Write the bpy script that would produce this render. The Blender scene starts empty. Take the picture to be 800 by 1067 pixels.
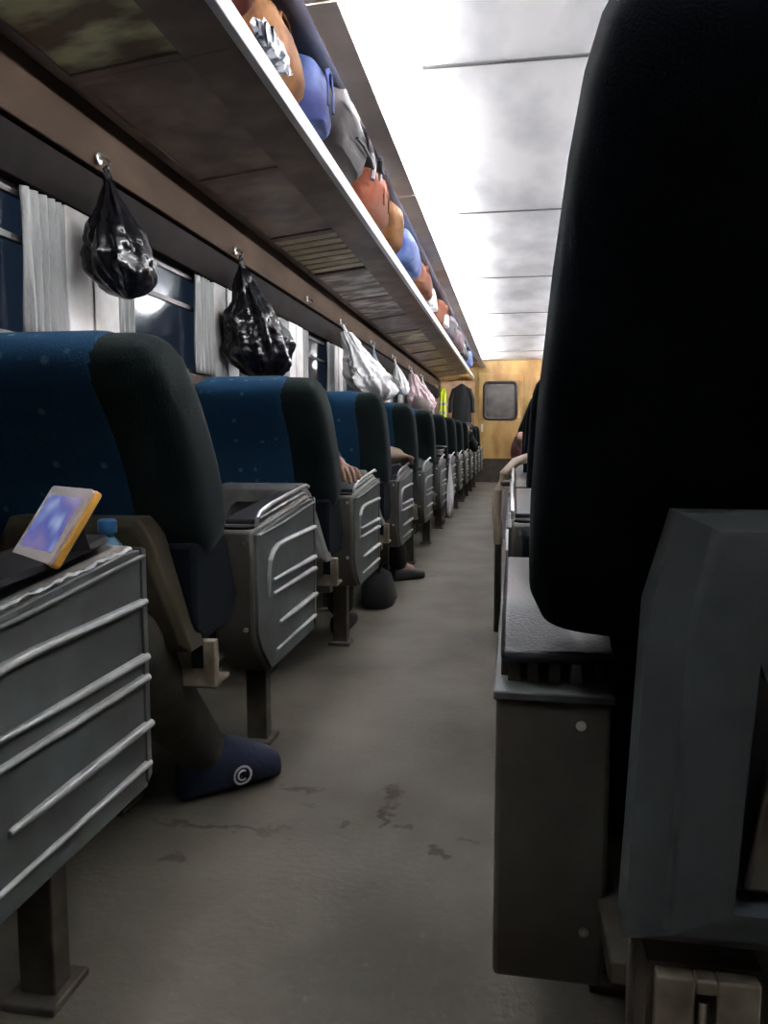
import bpy, bmesh, math, random
from mathutils import Vector, Matrix, noise
R = math.radians
PI = math.pi
random.seed(4)
scn = bpy.context.scene
col = scn.collection
H = 0.87                                    # height of the camera over the floor

# ------------------------------------------------------------------ camera
cd = bpy.data.cameras.new('camera'); cam = bpy.data.objects.new('camera', cd); col.objects.link(cam)
cd.sensor_fit = 'HORIZONTAL'; cd.sensor_width = 36; cd.lens = 36.0; cd.clip_start = 0.02
p_ = math.atan(76.5/800); y_ = math.atan(0.17*math.cos(p_))
Fw = Vector((-math.sin(y_)*math.cos(p_), math.cos(y_)*math.cos(p_), -math.sin(p_)))
Rt = Vector((math.cos(y_), math.sin(y_), 0)); Up = Rt.cross(Fw)
M4 = Matrix((Rt, Up, -Fw)).transposed().to_4x4(); M4.translation = (0, 0, H)
cam.matrix_world = M4
scn.camera = cam

# ------------------------------------------------------------------ world, exposure
w = bpy.data.worlds.new('night'); scn.world = w; w.use_nodes = True
bg = w.node_tree.nodes['Background']; bg.inputs[0].default_value = (0.35, 0.5, 0.8, 1); bg.inputs[1].default_value = 0.022
scn.view_settings.view_transform = 'Standard'
scn.view_settings.look = 'None'
scn.view_settings.gamma = 1
scn.view_settings.use_curve_mapping = False
scn.view_settings.exposure = 1.95
LAMP = 38.0                                 # strength of the fluorescent tubes in the two coves

# ------------------------------------------------------------------ materials
def mat(name, c, rough=0.6, metal=0.0, var=0.0, scale=8.0, bump=0.0, bscale=60, c2=None, spec=0.5, coat=0.0, thr=(0.4, 0.62), stretch=(1,1,1), detail=5, sheen=0):
    m = bpy.data.materials.new(name); m.use_nodes = True
    nt = m.node_tree; b = nt.nodes['Principled BSDF']
    b.inputs['Base Color'].default_value = (*c, 1); b.inputs['Roughness'].default_value = rough
    b.inputs['Metallic'].default_value = metal; b.inputs['Specular IOR Level'].default_value = spec
    b.inputs['Coat Weight'].default_value = coat
    b.inputs['Sheen Weight'].default_value = sheen
    tc = nt.nodes.new('ShaderNodeTexCoord'); mp = nt.nodes.new('ShaderNodeMapping'); mp.inputs['Scale'].default_value = stretch
    nt.links.new(tc.outputs['Object'], mp.inputs[0])
    if c2 is None and var: c2 = tuple(max(0, x*(1-var)) for x in c)
    if c2 is not None:
        n = nt.nodes.new('ShaderNodeTexNoise'); n.inputs['Scale'].default_value = scale; n.inputs['Detail'].default_value = detail
        nt.links.new(mp.outputs[0], n.inputs['Vector'])
        r = nt.nodes.new('ShaderNodeValToRGB')
        r.color_ramp.elements[0].position = thr[0]; r.color_ramp.elements[1].position = thr[1]
        r.color_ramp.elements[0].color = (*c2, 1); r.color_ramp.elements[1].color = (*c, 1)
        nt.links.new(n.outputs['Fac'], r.inputs[0]); nt.links.new(r.outputs[0], b.inputs['Base Color'])
    if bump:
        n2 = nt.nodes.new('ShaderNodeTexNoise'); n2.inputs['Scale'].default_value = bscale; n2.inputs['Detail'].default_value = 3
        nt.links.new(mp.outputs[0], n2.inputs['Vector'])
        bp = nt.nodes.new('ShaderNodeBump'); bp.inputs['Strength'].default_value = bump; bp.inputs['Distance'].default_value = 0.01
        nt.links.new(n2.outputs['Fac'], bp.inputs['Height']); nt.links.new(bp.outputs[0], b.inputs['Normal'])
    return m
def emit(name, c, s):
    m = bpy.data.materials.new(name); m.use_nodes = True; b = m.node_tree.nodes['Principled BSDF']
    b.inputs['Base Color'].default_value = (0.8, 0.8, 0.8, 1)
    b.inputs['Emission Color'].default_value = (*c, 1); b.inputs['Emission Strength'].default_value = s
    return m
def blue_fabric():
    m = mat('blue_fabric', (0.012, 0.05, 0.13), rough=0.9, bump=0.4, bscale=400, spec=0.2)
    nt = m.node_tree; b = nt.nodes['Principled BSDF']
    tc = nt.nodes.new('ShaderNodeTexCoord'); v = nt.nodes.new('ShaderNodeTexVoronoi')
    v.inputs['Scale'].default_value = 21; v.inputs['Randomness'].default_value = 0.45
    nt.links.new(tc.outputs['Object'], v.inputs['Vector'])
    r = nt.nodes.new('ShaderNodeValToRGB'); r.color_ramp.elements[0].position = 0.10; r.color_ramp.elements[1].position = 0.2
    r.color_ramp.elements[0].color = (0.07, 0.14, 0.19, 1); r.color_ramp.elements[1].color = (0.007, 0.042, 0.095, 1)
    nt.links.new(v.outputs['Distance'], r.inputs[0]); nt.links.new(r.outputs[0], b.inputs['Base Color'])
    return m
M = {}
M['blue'] = blue_fabric()
M['dark'] = mat('dark_green_fabric', (0.007, 0.0135, 0.0135), rough=0.95, bump=0.2, bscale=350, spec=0.2, sheen=0.02, var=0.3)
M['navy'] = mat('navy_black_fabric', (0.0045, 0.007, 0.011), rough=0.95, bump=0.12, bscale=500, spec=0.12, var=0.3)
M['arm'] = mat('grey_painted_metal', (0.115, 0.13, 0.127), rough=0.5, metal=0.25, c2=(0.08, 0.085, 0.08), scale=6, bump=0.1, bscale=30)
M['armend'] = mat('grubby_grey_metal', (0.125, 0.125, 0.11), rough=0.55, metal=0.2, c2=(0.085, 0.072, 0.056), scale=5, bump=0.1, bscale=30)
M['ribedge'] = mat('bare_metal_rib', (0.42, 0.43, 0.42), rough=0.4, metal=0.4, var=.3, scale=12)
M['shell'] = mat('grey_moulded_plastic', (0.075, 0.087, 0.092), rough=0.55, c2=(0.055, 0.063, 0.068), scale=9, bump=0.1, bscale=80)
M['shell2'] = mat('dusty_grey_moulding', (0.17, 0.17, 0.165), rough=0.55, c2=(0.11, 0.105, 0.10), scale=9)
M['shellb'] = mat('brown_moulded_plastic', (0.05, 0.041, 0.024), spec=0.2, rough=0.7, var=0.35, scale=7)
M['pad'] = mat('black_arm_pad', (0.02, 0.022, 0.026), rough=0.34, bump=0.15, bscale=300, coat=0.2)
M['chrome'] = mat('worn_chrome', (0.75, 0.75, 0.75), rough=0.28, metal=1.0, var=0.2, scale=30)
M['leg'] = mat('dusty_leg_metal', (0.10, 0.09, 0.072), rough=0.6, metal=0.2, c2=(0.045, 0.035, 0.025), scale=9)
M['blackhole'] = mat('black_plastic', (0.008, 0.008, 0.009), spec=0.15, rough=0.7)
M['cream'] = mat('dirty_cream_metal', (0.33, 0.31, 0.24), rough=0.6, c2=(0.14, 0.11, 0.07), scale=14)
M['pillar'] = mat('white_wall_panel', (0.84, 0.83, 0.82), rough=0.45, c2=(0.62, 0.58, 0.54), scale=5)
M['wall'] = mat('brown_wall_laminate', (0.09, 0.062, 0.047), rough=0.6, var=0.35, scale=4)
M['pelmet'] = mat('dark_pelmet_board', (0.018, 0.013, 0.013), spec=0.15, rough=0.8, var=0.3, scale=6)
M['beam'] = mat('brown_varnished_beam', (0.10, 0.066, 0.047), spec=0.12, rough=0.8, var=0.3, scale=5, stretch=(1, .4, 1))
M['rackpanel'] = mat('smudged_rack_sheet', (0.50, 0.38, 0.31), rough=0.34, c2=(0.24, 0.18, 0.145), scale=3.5, metal=0.1)
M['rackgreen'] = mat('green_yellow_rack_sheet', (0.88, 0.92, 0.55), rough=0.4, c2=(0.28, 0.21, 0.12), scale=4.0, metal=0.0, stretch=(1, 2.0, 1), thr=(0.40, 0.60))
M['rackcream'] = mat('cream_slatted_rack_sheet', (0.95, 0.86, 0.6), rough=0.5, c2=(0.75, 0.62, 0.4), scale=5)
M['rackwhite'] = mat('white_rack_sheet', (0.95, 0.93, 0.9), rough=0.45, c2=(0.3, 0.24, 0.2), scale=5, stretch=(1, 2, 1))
M['rackframe'] = mat('brown_rack_bar', (0.40, 0.30, 0.25), rough=0.45, var=0.4, scale=4)
M['lip'] = mat('bright_aluminium_lip', (0.9, 0.88, 0.9), rough=0.35, metal=0.2, var=0.08, scale=10)
M['fascia'] = mat('beige_fascia_board', (0.84, 0.76, 0.69), rough=0.55, var=0.15, scale=4)
M['ceiling'] = mat('painted_ceiling_sheet', (0.84, 0.84, 0.86), rough=0.5, c2=(0.50, 0.51, 0.54), scale=2.2, metal=0.0, stretch=(1.0, .45, 1), thr=(0.34, 0.58))
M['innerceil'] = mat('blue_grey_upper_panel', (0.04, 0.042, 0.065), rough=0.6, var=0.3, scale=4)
M['seam'] = mat('grey_cover_strip', (0.10, 0.10, 0.10), rough=0.5)
M['endwall'] = mat('yellow_wood_laminate', (0.48, 0.31, 0.10), rough=0.5, c2=(0.27, 0.13, 0.03), scale=3, stretch=(1.2, 1, 0.5), thr=(0.35, 0.6))
M['endlow'] = mat('scuffed_brown_kick_panel', (0.085, 0.065, 0.05), rough=0.6, var=0.4)
M['darkframe'] = mat('dark_window_rubber', (0.03, 0.028, 0.025), rough=0.5)
M['doorglass'] = mat('grimy_door_glass', (0.11, 0.095, 0.08), rough=0.25, c2=(0.06, 0.055, 0.05), scale=6)
M['curtain'] = mat('pale_grey_curtain', (0.50, 0.51, 0.50), rough=0.9, var=0.3, scale=5, bump=0.2, bscale=150, stretch=(1, 1, .3))
M['frame'] = mat('window_frame_metal', (0.16, 0.15, 0.15), rough=0.45, metal=0.4)
M['blackbag'] = mat('shiny_black_polythene', (0.010, 0.010, 0.013), rough=0.24, spec=0.7, bump=0.6, bscale=25)
M['whitebag'] = mat('white_polythene', (0.93, 0.92, 0.93), rough=0.45, bump=0.2, bscale=25)
M['pinkbag'] = mat('pink_white_cloth', (0.80, 0.62, 0.66), rough=0.7, bump=0.4, bscale=25)
M['skin'] = mat('skin', (0.22, 0.12, 0.08), rough=0.6)
M['olive'] = mat('olive_cloth', (0.035, 0.032, 0.021), rough=0.9, var=0.35, scale=12, bump=0.4, bscale=30)
M['greycloth'] = mat('grey_cloth', (0.10, 0.09, 0.085), rough=0.9, var=0.3, scale=12)
M['blackcloth'] = mat('black_cloth', (0.012, 0.012, 0.014), rough=0.9)
M['tancloth'] = mat('tan_sleeve_cloth', (0.26, 0.20, 0.15), rough=0.9)
M['pinkcloth'] = mat('pink_cloth', (0.42, 0.17, 0.19), rough=0.9)
M['hair'] = mat('dark_hair', (0.03, 0.024, 0.02), rough=0.8)
M['greyhair'] = mat('grey_brown_hair', (0.16, 0.13, 0.12), rough=0.8, var=0.3)
M['navyshoe'] = mat('navy_slipper_fabric', (0.010, 0.016, 0.045), rough=0.8, bump=0.3, bscale=90)
M['whitemark'] = mat('white_mark', (0.6, 0.6, 0.62), rough=0.6)
M['redmark'] = mat('red_mark', (0.4, 0.03, 0.03), rough=0.6)
M['black'] = mat('black_rubber', (0.012, 0.012, 0.013), rough=0.55)
M['yellowcase'] = mat('yellow_case_rubber', (0.65, 0.33, 0.05), rough=0.5)
M['bezel'] = mat('white_bezel', (0.75, 0.7, 0.68), rough=0.4)
M['tan'] = mat('tan_bag_canvas', (0.17, 0.075, 0.025), rough=0.8, spec=0.2, c2=(0.085, 0.03, 0.01), scale=9, bump=0.3, bscale=20)
M['orange'] = mat('rust_orange_nylon', (0.14, 0.03, 0.012), rough=0.7, spec=0.2, c2=(0.17, 0.075, 0.04), scale=5, bump=0.3, bscale=20)
M['bluebag'] = mat('blue_nylon', (0.016, 0.022, 0.10), spec=0.2, rough=0.6, c2=(0.05, 0.08, 0.2), scale=6, bump=0.3, bscale=20)
M['greybag'] = mat('grey_brown_nylon', (0.035, 0.028, 0.03), rough=0.6, spec=0.2, var=0.2, scale=12, bump=0.15, bscale=60)
M['lilac'] = mat('pale_lilac_webbing', (0.30, 0.27, 0.31), rough=0.6)
M['silver'] = mat('silver_foil_film', (0.55, 0.58, 0.65), rough=0.25, metal=0.5, c2=(0.03, 0.04, 0.06), scale=14, bump=0.8, bscale=30, thr=(0.45, 0.55))
M['red'] = mat('dull_red_nylon', (0.14, 0.02, 0.01), rough=0.7, spec=.2, var=0.3)
M['hivis'] = mat('lime_yellow_cloth', (0.62, 0.72, 0.03), rough=0.8)
M['pet'] = mat('pale_blue_plastic', (0.05, 0.14, 0.22), rough=0.25)
M['bluecap'] = mat('blue_cap', (0.03, 0.12, 0.30), rough=0.4)
M['paper'] = mat('newspaper', (0.62, 0.62, 0.60), rough=0.8, c2=(0.2, 0.2, 0.2), scale=40)
M['lamp'] = emit('lit_diffuser', (0.97, 0.98, 1.0), LAMP)
M['lampend'] = mat('lamp_frame', (0.55, 0.55, 0.56), rough=0.5)
def glass():
    m = bpy.data.materials.new('night_window_glass'); m.use_nodes = True; b = m.node_tree.nodes['Principled BSDF']
    b.inputs['Base Color'].default_value = (0.3, 0.36, 0.42, 1); b.inputs['Transmission Weight'].default_value = 1
    b.inputs['Roughness'].default_value = 0.12; b.inputs['IOR'].default_value = 1.5
    return m
M['glass'] = glass()
def screen():
    m = bpy.data.materials.new('lit_screen'); m.use_nodes = True; nt = m.node_tree; b = nt.nodes['Principled BSDF']
    tc = nt.nodes.new('ShaderNodeTexCoord'); sp = nt.nodes.new('ShaderNodeSeparateXYZ'); nt.links.new(tc.outputs['Object'], sp.inputs[0])
    n = nt.nodes.new('ShaderNodeTexNoise'); n.inputs['Scale'].default_value = 14; nt.links.new(tc.outputs['Object'], n.inputs['Vector'])
    r = nt.nodes.new('ShaderNodeValToRGB'); e = r.color_ramp.elements
    e[0].position = 0.3; e[0].color = (0.30, 0.20, 0.33, 1); e[1].position = 0.72; e[1].color = (0.50, 0.66, 0.88, 1)
    x = r.color_ramp.elements.new(0.5); x.color = (0.10, 0.12, 0.42, 1)
    nt.links.new(n.outputs['Fac'], r.inputs[0]); nt.links.new(r.outputs[0], b.inputs['Emission Color'])
    b.inputs['Emission Strength'].default_value = 0.20; b.inputs['Base Color'].default_value = (0.02, 0.02, 0.03, 1); b.inputs['Roughness'].default_value = 0.1
    return m
M['screen'] = screen()
def floor_mat():
    m = mat('worn_grey_lino', (0.132, 0.121, 0.095), rough=0.62, c2=(0.074, 0.066, 0.049), scale=2.6, spec=0.25, thr=(0.3, 0.68), bump=0.2, bscale=60, detail=12)
    nt = m.node_tree; b = nt.nodes['Principled BSDF']; L = nt.links
    src = b.inputs['Base Color'].links[0].from_socket
    geo = nt.nodes.new('ShaderNodeTexCoord')
    nz = nt.nodes.new('ShaderNodeTexNoise'); nz.inputs['Scale'].default_value = 22; nz.inputs['Detail'].default_value = 4
    L.new(geo.outputs['Object'], nz.inputs['Vector'])
    sc = nt.nodes.new('ShaderNodeVectorMath'); sc.operation = 'SUBTRACT'; sc.inputs[1].default_value = (.5, .5, .5); L.new(nz.outputs['Color'], sc.inputs[0])
    s2 = nt.nodes.new('ShaderNodeVectorMath'); s2.operation = 'SCALE'; s2.inputs['Scale'].default_value = 0.11; L.new(sc.outputs[0], s2.inputs[0])
    ad = nt.nodes.new('ShaderNodeVectorMath'); L.new(geo.outputs['Object'], ad.inputs[0]); L.new(s2.outputs[0], ad.inputs[1])
    mask = None
    # spills: x, y, half-size x, half-size y, weight
    for (x, y, a, c, wt) in SPOTS:
        mp = nt.nodes.new('ShaderNodeMapping'); mp.vector_type = 'POINT'
        mp.inputs['Location'].default_value = (-x/a, -y/c, 0); mp.inputs['Scale'].default_value = (1/a, 1/c, 0)
        L.new(ad.outputs[0], mp.inputs[0])
        ln = nt.nodes.new('ShaderNodeVectorMath'); ln.operation = 'LENGTH'; L.new(mp.outputs[0], ln.inputs[0])
        mr = nt.nodes.new('ShaderNodeMapRange'); mr.inputs['From Min'].default_value = 1.15; mr.inputs['From Max'].default_value = 0.55
        mr.inputs['To Min'].default_value = 0; mr.inputs['To Max'].default_value = wt
        L.new(ln.outputs['Value'], mr.inputs[0])
        if mask is None: mask = mr.outputs[0]
        else:
            mx = nt.nodes.new('ShaderNodeMath'); mx.operation = 'MAXIMUM'; L.new(mask, mx.inputs[0]); L.new(mr.outputs[0], mx.inputs[1]); mask = mx.outputs[0]
    mix = nt.nodes.new('ShaderNodeMix'); mix.data_type = 'RGBA'
    L.new(mask, mix.inputs['Factor']); L.new(src, mix.inputs['A']); mix.inputs['B'].default_value = (0.02, 0.010, 0.006, 1)
    L.new(mix.outputs['Result'], b.inputs['Base Color'])
    return m
def fl(px, py):                              # where a spill seen at a pixel lies on the floor
    v = Fw + Rt*((px-400)/800) - Up*((py-533.5)/800); v *= -H/v.z; return (v.x, v.y)
SPOTS = []
for (px, py, a, c, wt) in [(407, 826, .022, .05, .8), (402, 848, .012, .05, .8), (398, 858, .010, .02, .75), (360, 858, .016, .018, .6), (421, 861, .016, .012, .6),
        (312, 822, .06, .012, .7), (225, 862, .14, .012, .6), (285, 864, .05, .009, .45), (458, 888, .014, .014, .7), (482, 876, .018, .01, .5), (178, 895, .02, .02, .5),
        (450, 600, .04, .05, .35), (325, 838, .03, .008, .3)]:
    X, Y = fl(px, py); SPOTS.append((X, Y, a*1.15, c*1.15, wt))
M['floor'] = floor_mat()

# ------------------------------------------------------------------ mesh helpers
def finish(name, bm, m, parent=None, smooth=True, bevel=0, sub=0):
    bmesh.ops.recalc_face_normals(bm, faces=bm.faces)
    me = bpy.data.meshes.new(name); bm.to_mesh(me); bm.free()
    ms = m if isinstance(m, (list, tuple)) else [m]
    for x in ms: me.materials.append(x)
    if smooth: me.polygons.foreach_set('use_smooth', [True]*len(me.polygons))
    o = bpy.data.objects.new(name, me); col.objects.link(o)
    if parent is not None: o.parent = parent
    if bevel:
        b = o.modifiers.new('bevel', 'BEVEL'); b.width = bevel; b.segments = 2; b.limit_method = 'ANGLE'; b.angle_limit = R(35)
        b.harden_normals = False
    if sub:
        s = o.modifiers.new('sub', 'SUBSURF'); s.levels = sub; s.render_levels = sub
    if smooth and not sub: me.set_sharp_from_angle(angle=R(40))
    return o
def box(bm, x0, x1, y0, y1, z0, z1, mi=0):
    v = [bm.verts.new(p) for p in ((x0,y0,z0),(x1,y0,z0),(x1,y1,z0),(x0,y1,z0),(x0,y0,z1),(x1,y0,z1),(x1,y1,z1),(x0,y1,z1))]
    for q in ((0,1,2,3),(4,5,6,7),(0,1,5,4),(1,2,6,5),(2,3,7,6),(3,0,4,7)):
        f = bm.faces.new([v[i] for i in q]); f.material_index = mi
def obox(bm, c, hx, hy, hz, mat3=Matrix.Identity(3), mi=0):
    c = Vector(c); v = []
    for sz in (-1, 1):
        for (sx, sy) in ((-1,-1),(1,-1),(1,1),(-1,1)): v.append(bm.verts.new(c + mat3 @ Vector((sx*hx, sy*hy, sz*hz))))
    for q in ((0,1,2,3),(4,5,6,7),(0,1,5,4),(1,2,6,5),(2,3,7,6),(3,0,4,7)):
        f = bm.faces.new([v[i] for i in q]); f.material_index = mi
def prism(bm, pts, a0, a1, axis='x', mi=0):
    """extrude polygon pts (2D) along axis from a0 to a1; for 'x' pts are (y,z); 'y' -> (x,z); 'z' -> (x,y)"""
    def P(p, a): return {'x': (a, p[0], p[1]), 'y': (p[0], a, p[1]), 'z': (p[0], p[1], a)}[axis]
    A = [bm.verts.new(P(p, a0)) for p in pts]; B = [bm.verts.new(P(p, a1)) for p in pts]
    bm.faces.new(A).material_index = mi; bm.faces.new(B).material_index = mi
    n = len(pts)
    for i in range(n): bm.faces.new((A[i], A[(i+1) % n], B[(i+1) % n], B[i])).material_index = mi
def tube(bm, pts, r, seg=8, flat=1.0, closed=False, up=None):
    pts = [Vector(p) for p in pts]; n = len(pts); rings = []
    rr = r if isinstance(r, (list, tuple)) else [r]*n
    for i, p in enumerate(pts):
        if closed: t = pts[(i+1) % n]-pts[i-1]
        else: t = pts[min(i+1, n-1)]-pts[max(i-1, 0)]
        if t.length < 1e-7: t = Vector((0,0,1))
        t.normalize()
        u = Vector(up) if up else (Vector((0,0,1)) if abs(t.z) < 0.9 else Vector((1,0,0)))
        s = t.cross(u); s.normalize(); u2 = s.cross(t)
        rings.append([bm.verts.new(p + s*math.cos(a)*rr[i] + u2*math.sin(a)*rr[i]*flat) for a in [2*PI*k/seg for k in range(seg)]])
    for i in range(n if closed else n-1):
        A, B = rings[i], rings[(i+1) % n]
        for k in range(seg): bm.faces.new((A[k], A[(k+1) % seg], B[(k+1) % seg], B[k]))
    if not closed: bm.faces.new(rings[0]); bm.faces.new(rings[-1])
def loft(bm, levels, seg=32, wob=None, M3=None):
    """levels: (z, cx, cy, hx, hy, exponent)"""
    rings = []
    for j, (z, cx, cy, hx, hy, e) in enumerate(levels):
        ring = []
        for k in range(seg):
            a = 2*PI*(k+0.5)/seg; ca, sa = math.cos(a), math.sin(a)
            x = hx*math.copysign(abs(ca)**(2/e), ca); y = hy*math.copysign(abs(sa)**(2/e), sa)
            p = Vector((cx+x, cy+y, z))
            if wob: p = wob(p, a, j/(len(levels)-1), Vector((x, y, 0)))
            if M3: p = M3 @ p
            ring.append(bm.verts.new(p))
        rings.append(ring)
    for A, B in zip(rings, rings[1:]):
        for k in range(seg): bm.faces.new((A[k], A[(k+1) % seg], B[(k+1) % seg], B[k]))
    bm.faces.new(rings[0]); bm.faces.new(rings[-1])
def new(): return bmesh.new()
def tag(o, label, cat, group=None, kind=None):
    o['label'] = label; o['category'] = cat
    if group: o['group'] = group
    if kind: o['kind'] = kind
    return o
def thing(name, label, cat, loc=(0,0,0), group=None, rz=0):
    o = bpy.data.objects.new(name, None); col.objects.link(o); o.location = loc; o.rotation_euler = (0,0,rz); o.empty_display_size = .1
    return tag(o, label, cat, group)
def struct(name, bm, m, parent=None, bevel=0, smooth=True):
    o = finish(name, bm, m, parent, smooth=smooth, bevel=bevel)
    if parent is None: o['kind'] = 'structure'
    return o
def copy_tree(o, parent=None):
    c = o.copy(); col.objects.link(c)
    if parent is not None: c.parent = parent
    for ch in list(o.children): copy_tree(ch, c)
    return c

# ------------------------------------------------------------------ the carriage shell
XL, XR, YB, YE, ZC = -1.52, 1.52, -1.6, 15.5, 2.40
bm = new(); box(bm, XL-.05, XR+.05, YB, YE+.05, -.06, 0); struct('floor', bm, M['floor'])
bm = new(); box(bm, XL-.05, XR+.05, YB, YE+.05, ZC, ZC+.05); struct('ceiling', bm, M['ceiling'])
# raised cover strips along the ceiling joints
sy = 3.05; n = 0
for yy in (1.19, 3.32, 5.42, 7.58, 9.7, 11.8, 13.9):
    bm = new(); box(bm, -.40, .62, yy-.012, yy+.012, ZC-.006, ZC); o = struct('trim_%d' % (n+1), bm, M['seam'], bevel=.002); n += 1
bm = new(); box(bm, XL-.05, XR+.05, YB-.05, YB, 0, ZC); struct('wall_back', bm, M['wall'])
# windows: pillars every 1.28 m
PC = [2.61 + 1.30*k for k in range(-3, 11)]          # pillar centres
ZS, ZT = 1.17, 1.65
for side, X0 in (('left', XL), ('right', XR)):
    s = 1 if side == 'left' else -1
    bm = new()
    a, b = (X0-.05, X0) if s == 1 else (X0, X0+.05)
    box(bm, a, b, YB, YE, 0, ZS, 0)
    box(bm, a, b, YB, YE, ZT, ZC, 1)
    for c in PC:
        box(bm, a, b, c-.17, c+.17, ZS, ZT, 2)
    struct('wall_'+side, bm, [M['wall'], M['pelmet'], M['pillar']], smooth=False)
# white pillar covers standing proud of the wall (left), one each
for k, c in enumerate(PC):
    if c < 1: continue
    bm = new(); box(bm, XL, XL+.025, c-.17, c+.17, ZS-.02, ZT+.03)
    box(bm, XL+.025, XL+.031, c-.012, c+.012, ZS-.02, ZT+.03)
    n += 1; struct('trim_%d' % n, bm, M['pillar'], bevel=.004)
# pelmet board and sill board along the left wall
bm = new(); prism(bm, [(XL, ZT), (XL+.035, ZT), (XL+.06, ZT+.05), (XL+.06, 1.79), (XL, 1.79)], YB, YE, 'y'); n += 1; struct('trim_%d' % n, bm, M['pelmet'], bevel=.003)
bm = new(); box(bm, XL, XL+.05, YB, YE, ZS-.05, ZS); n += 1; struct('trim_%d' % n, bm, M['wall'], bevel=.006)
# windows
wi = 0
for c in PC[:-1]:
    for side, X0 in (('left', XL-.025), ('right', XR+.025)):
        y0, y1 = c+.17, c+1.30-.17
        wi += 1
        bm = new()
        for (ya, yb, za, zb) in ((y0, y1, ZS, ZS+.03), (y0, y1, ZT-.03, ZT), (y0, y0+.03, ZS+.03, ZT-.03), (y1-.03, y1, ZS+.03, ZT-.03), (y0+.03, y1-.03, ZT-.17, ZT-.15)):
            box(bm, X0-.012, X0+.012, ya, yb, za, zb)
        o = struct('window_%d' % wi, bm, M['frame'])
        bm = new(); box(bm, X0-.003, X0+.003, y0+.03, y1-.03, ZS+.03, ZT-.17); box(bm, X0-.003, X0+.003, y0+.03, y1-.03, ZT-.15, ZT-.03)
        finish('window_pane', bm, M['glass'], o, smooth=False)
# end wall
bm = new()
DX0, DX1 = -.60, .02
def zpx(y, Y): return H + (457-y)*Y/800
wz0, wz1 = zpx(437, YE), zpx(400, YE)
box(bm, XL, DX0, YE, YE+.05, .47, ZC, 0); box(bm, DX1, XR, YE, YE+.05, .47, ZC, 0)
box(bm, DX0, DX1, YE, YE+.05, .47, wz0, 0); box(bm, DX0, DX1, YE, YE+.05, wz1, ZC, 0)
box(bm, XL, XR, YE-.01, YE+.05, 0, .47, 1)
struct('wall_end', bm, [M['endwall'], M['endlow']], smooth=False)
# door in the end wall
bm = new()
box(bm, -.72, .14, YE-.03, YE-.002, .48, wz0-.03); box(bm, -.72, .14, YE-.03, YE-.002, wz1+.03, 2.14)
box(bm, -.72, DX0-.01, YE-.03, YE-.002, wz0-.03, wz1+.03); box(bm, DX1+.01, .14, YE-.03, YE-.002, wz0-.03, wz1+.03)
dr = struct('door_1', bm, M['endwall'], bevel=.006)
def rrect(x0, x1, z0, z1, r, seg=6):
    pts = []
    for (cx, cz, a0) in ((x1-r, z1-r, 0), (x0+r, z1-r, 90), (x0+r, z0+r, 180), (x1-r, z0+r, 270)):
        for k in range(seg+1): a = R(a0+90*k/seg); pts.append((cx+r*math.cos(a), cz+r*math.sin(a)))
    return pts
bm = new(); tube(bm, [(x, YE-.035, z) for x, z in rrect(DX0, DX1, wz0, wz1, .09)], .03, 8, closed=True, up=(0,1,0)); finish('window_frame', bm, M['darkframe'], dr)
bm = new(); prism(bm, rrect(DX0-.01, DX1+.01, wz0-.01, wz1+.01, .09), YE-.02, YE-.008, 'y'); finish('window_pane', bm, M['doorglass'], dr)
bm = new(); box(bm, -.66, -.62, YE-.06, YE-.03, 1.0, 1.16); finish('door_handle', bm, M['chrome'], dr, bevel=.005)
# slanting partition to the left of the end door
bm = new(); prism(bm, [(-1.51, 15.0), (-.80, YE-.03), (-.80, YE-.002), (-1.51, 15.05)], 0, 2.0, 'z'); struct('wall_partition', bm, mat('orange_brown_panel', (0.42, 0.22, 0.09), rough=.5, c2=(.2, .09, .04), scale=3))

# fascia boards beside the ceiling lights, one board per bay (both sides)
fj = [-1.45, .55, 2.55, 4.56, 6.56, 8.56, 10.56, 12.56, 14.2, 15.49]
for X0, s in ((-.59, 1), (.82, -1)):
    for a, b in zip(fj, fj[1:]):
        bm = new(); prism(bm, [(X0, 2.285), (X0+.004*s, 2.27), (X0-.10*s, 2.265), (X0-.104*s, 2.345), (X0-.096*s, 2.345), (X0-.092*s, 2.278), (X0-.006*s, 2.282)], a+.004, b-.004, 'y'); n += 1
        struct('trim_%d' % n, bm, M['fascia'], bevel=.002)
        for yy in (a+.08, b-.08):             # hangers that carry the ledge from the ceiling
            bm = new(); box(bm, X0-.108*s-.006, X0-.108*s+.004, yy-.012, yy+.012, 2.30, ZC-.001); n += 1; struct('trim_%d' % n, bm, M['fascia'])
bm = new(); box(bm, XL, -.72, YB, YE, ZC-.012, ZC); n += 1; struct('trim_%d' % n, bm, M['innerceil'])

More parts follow.
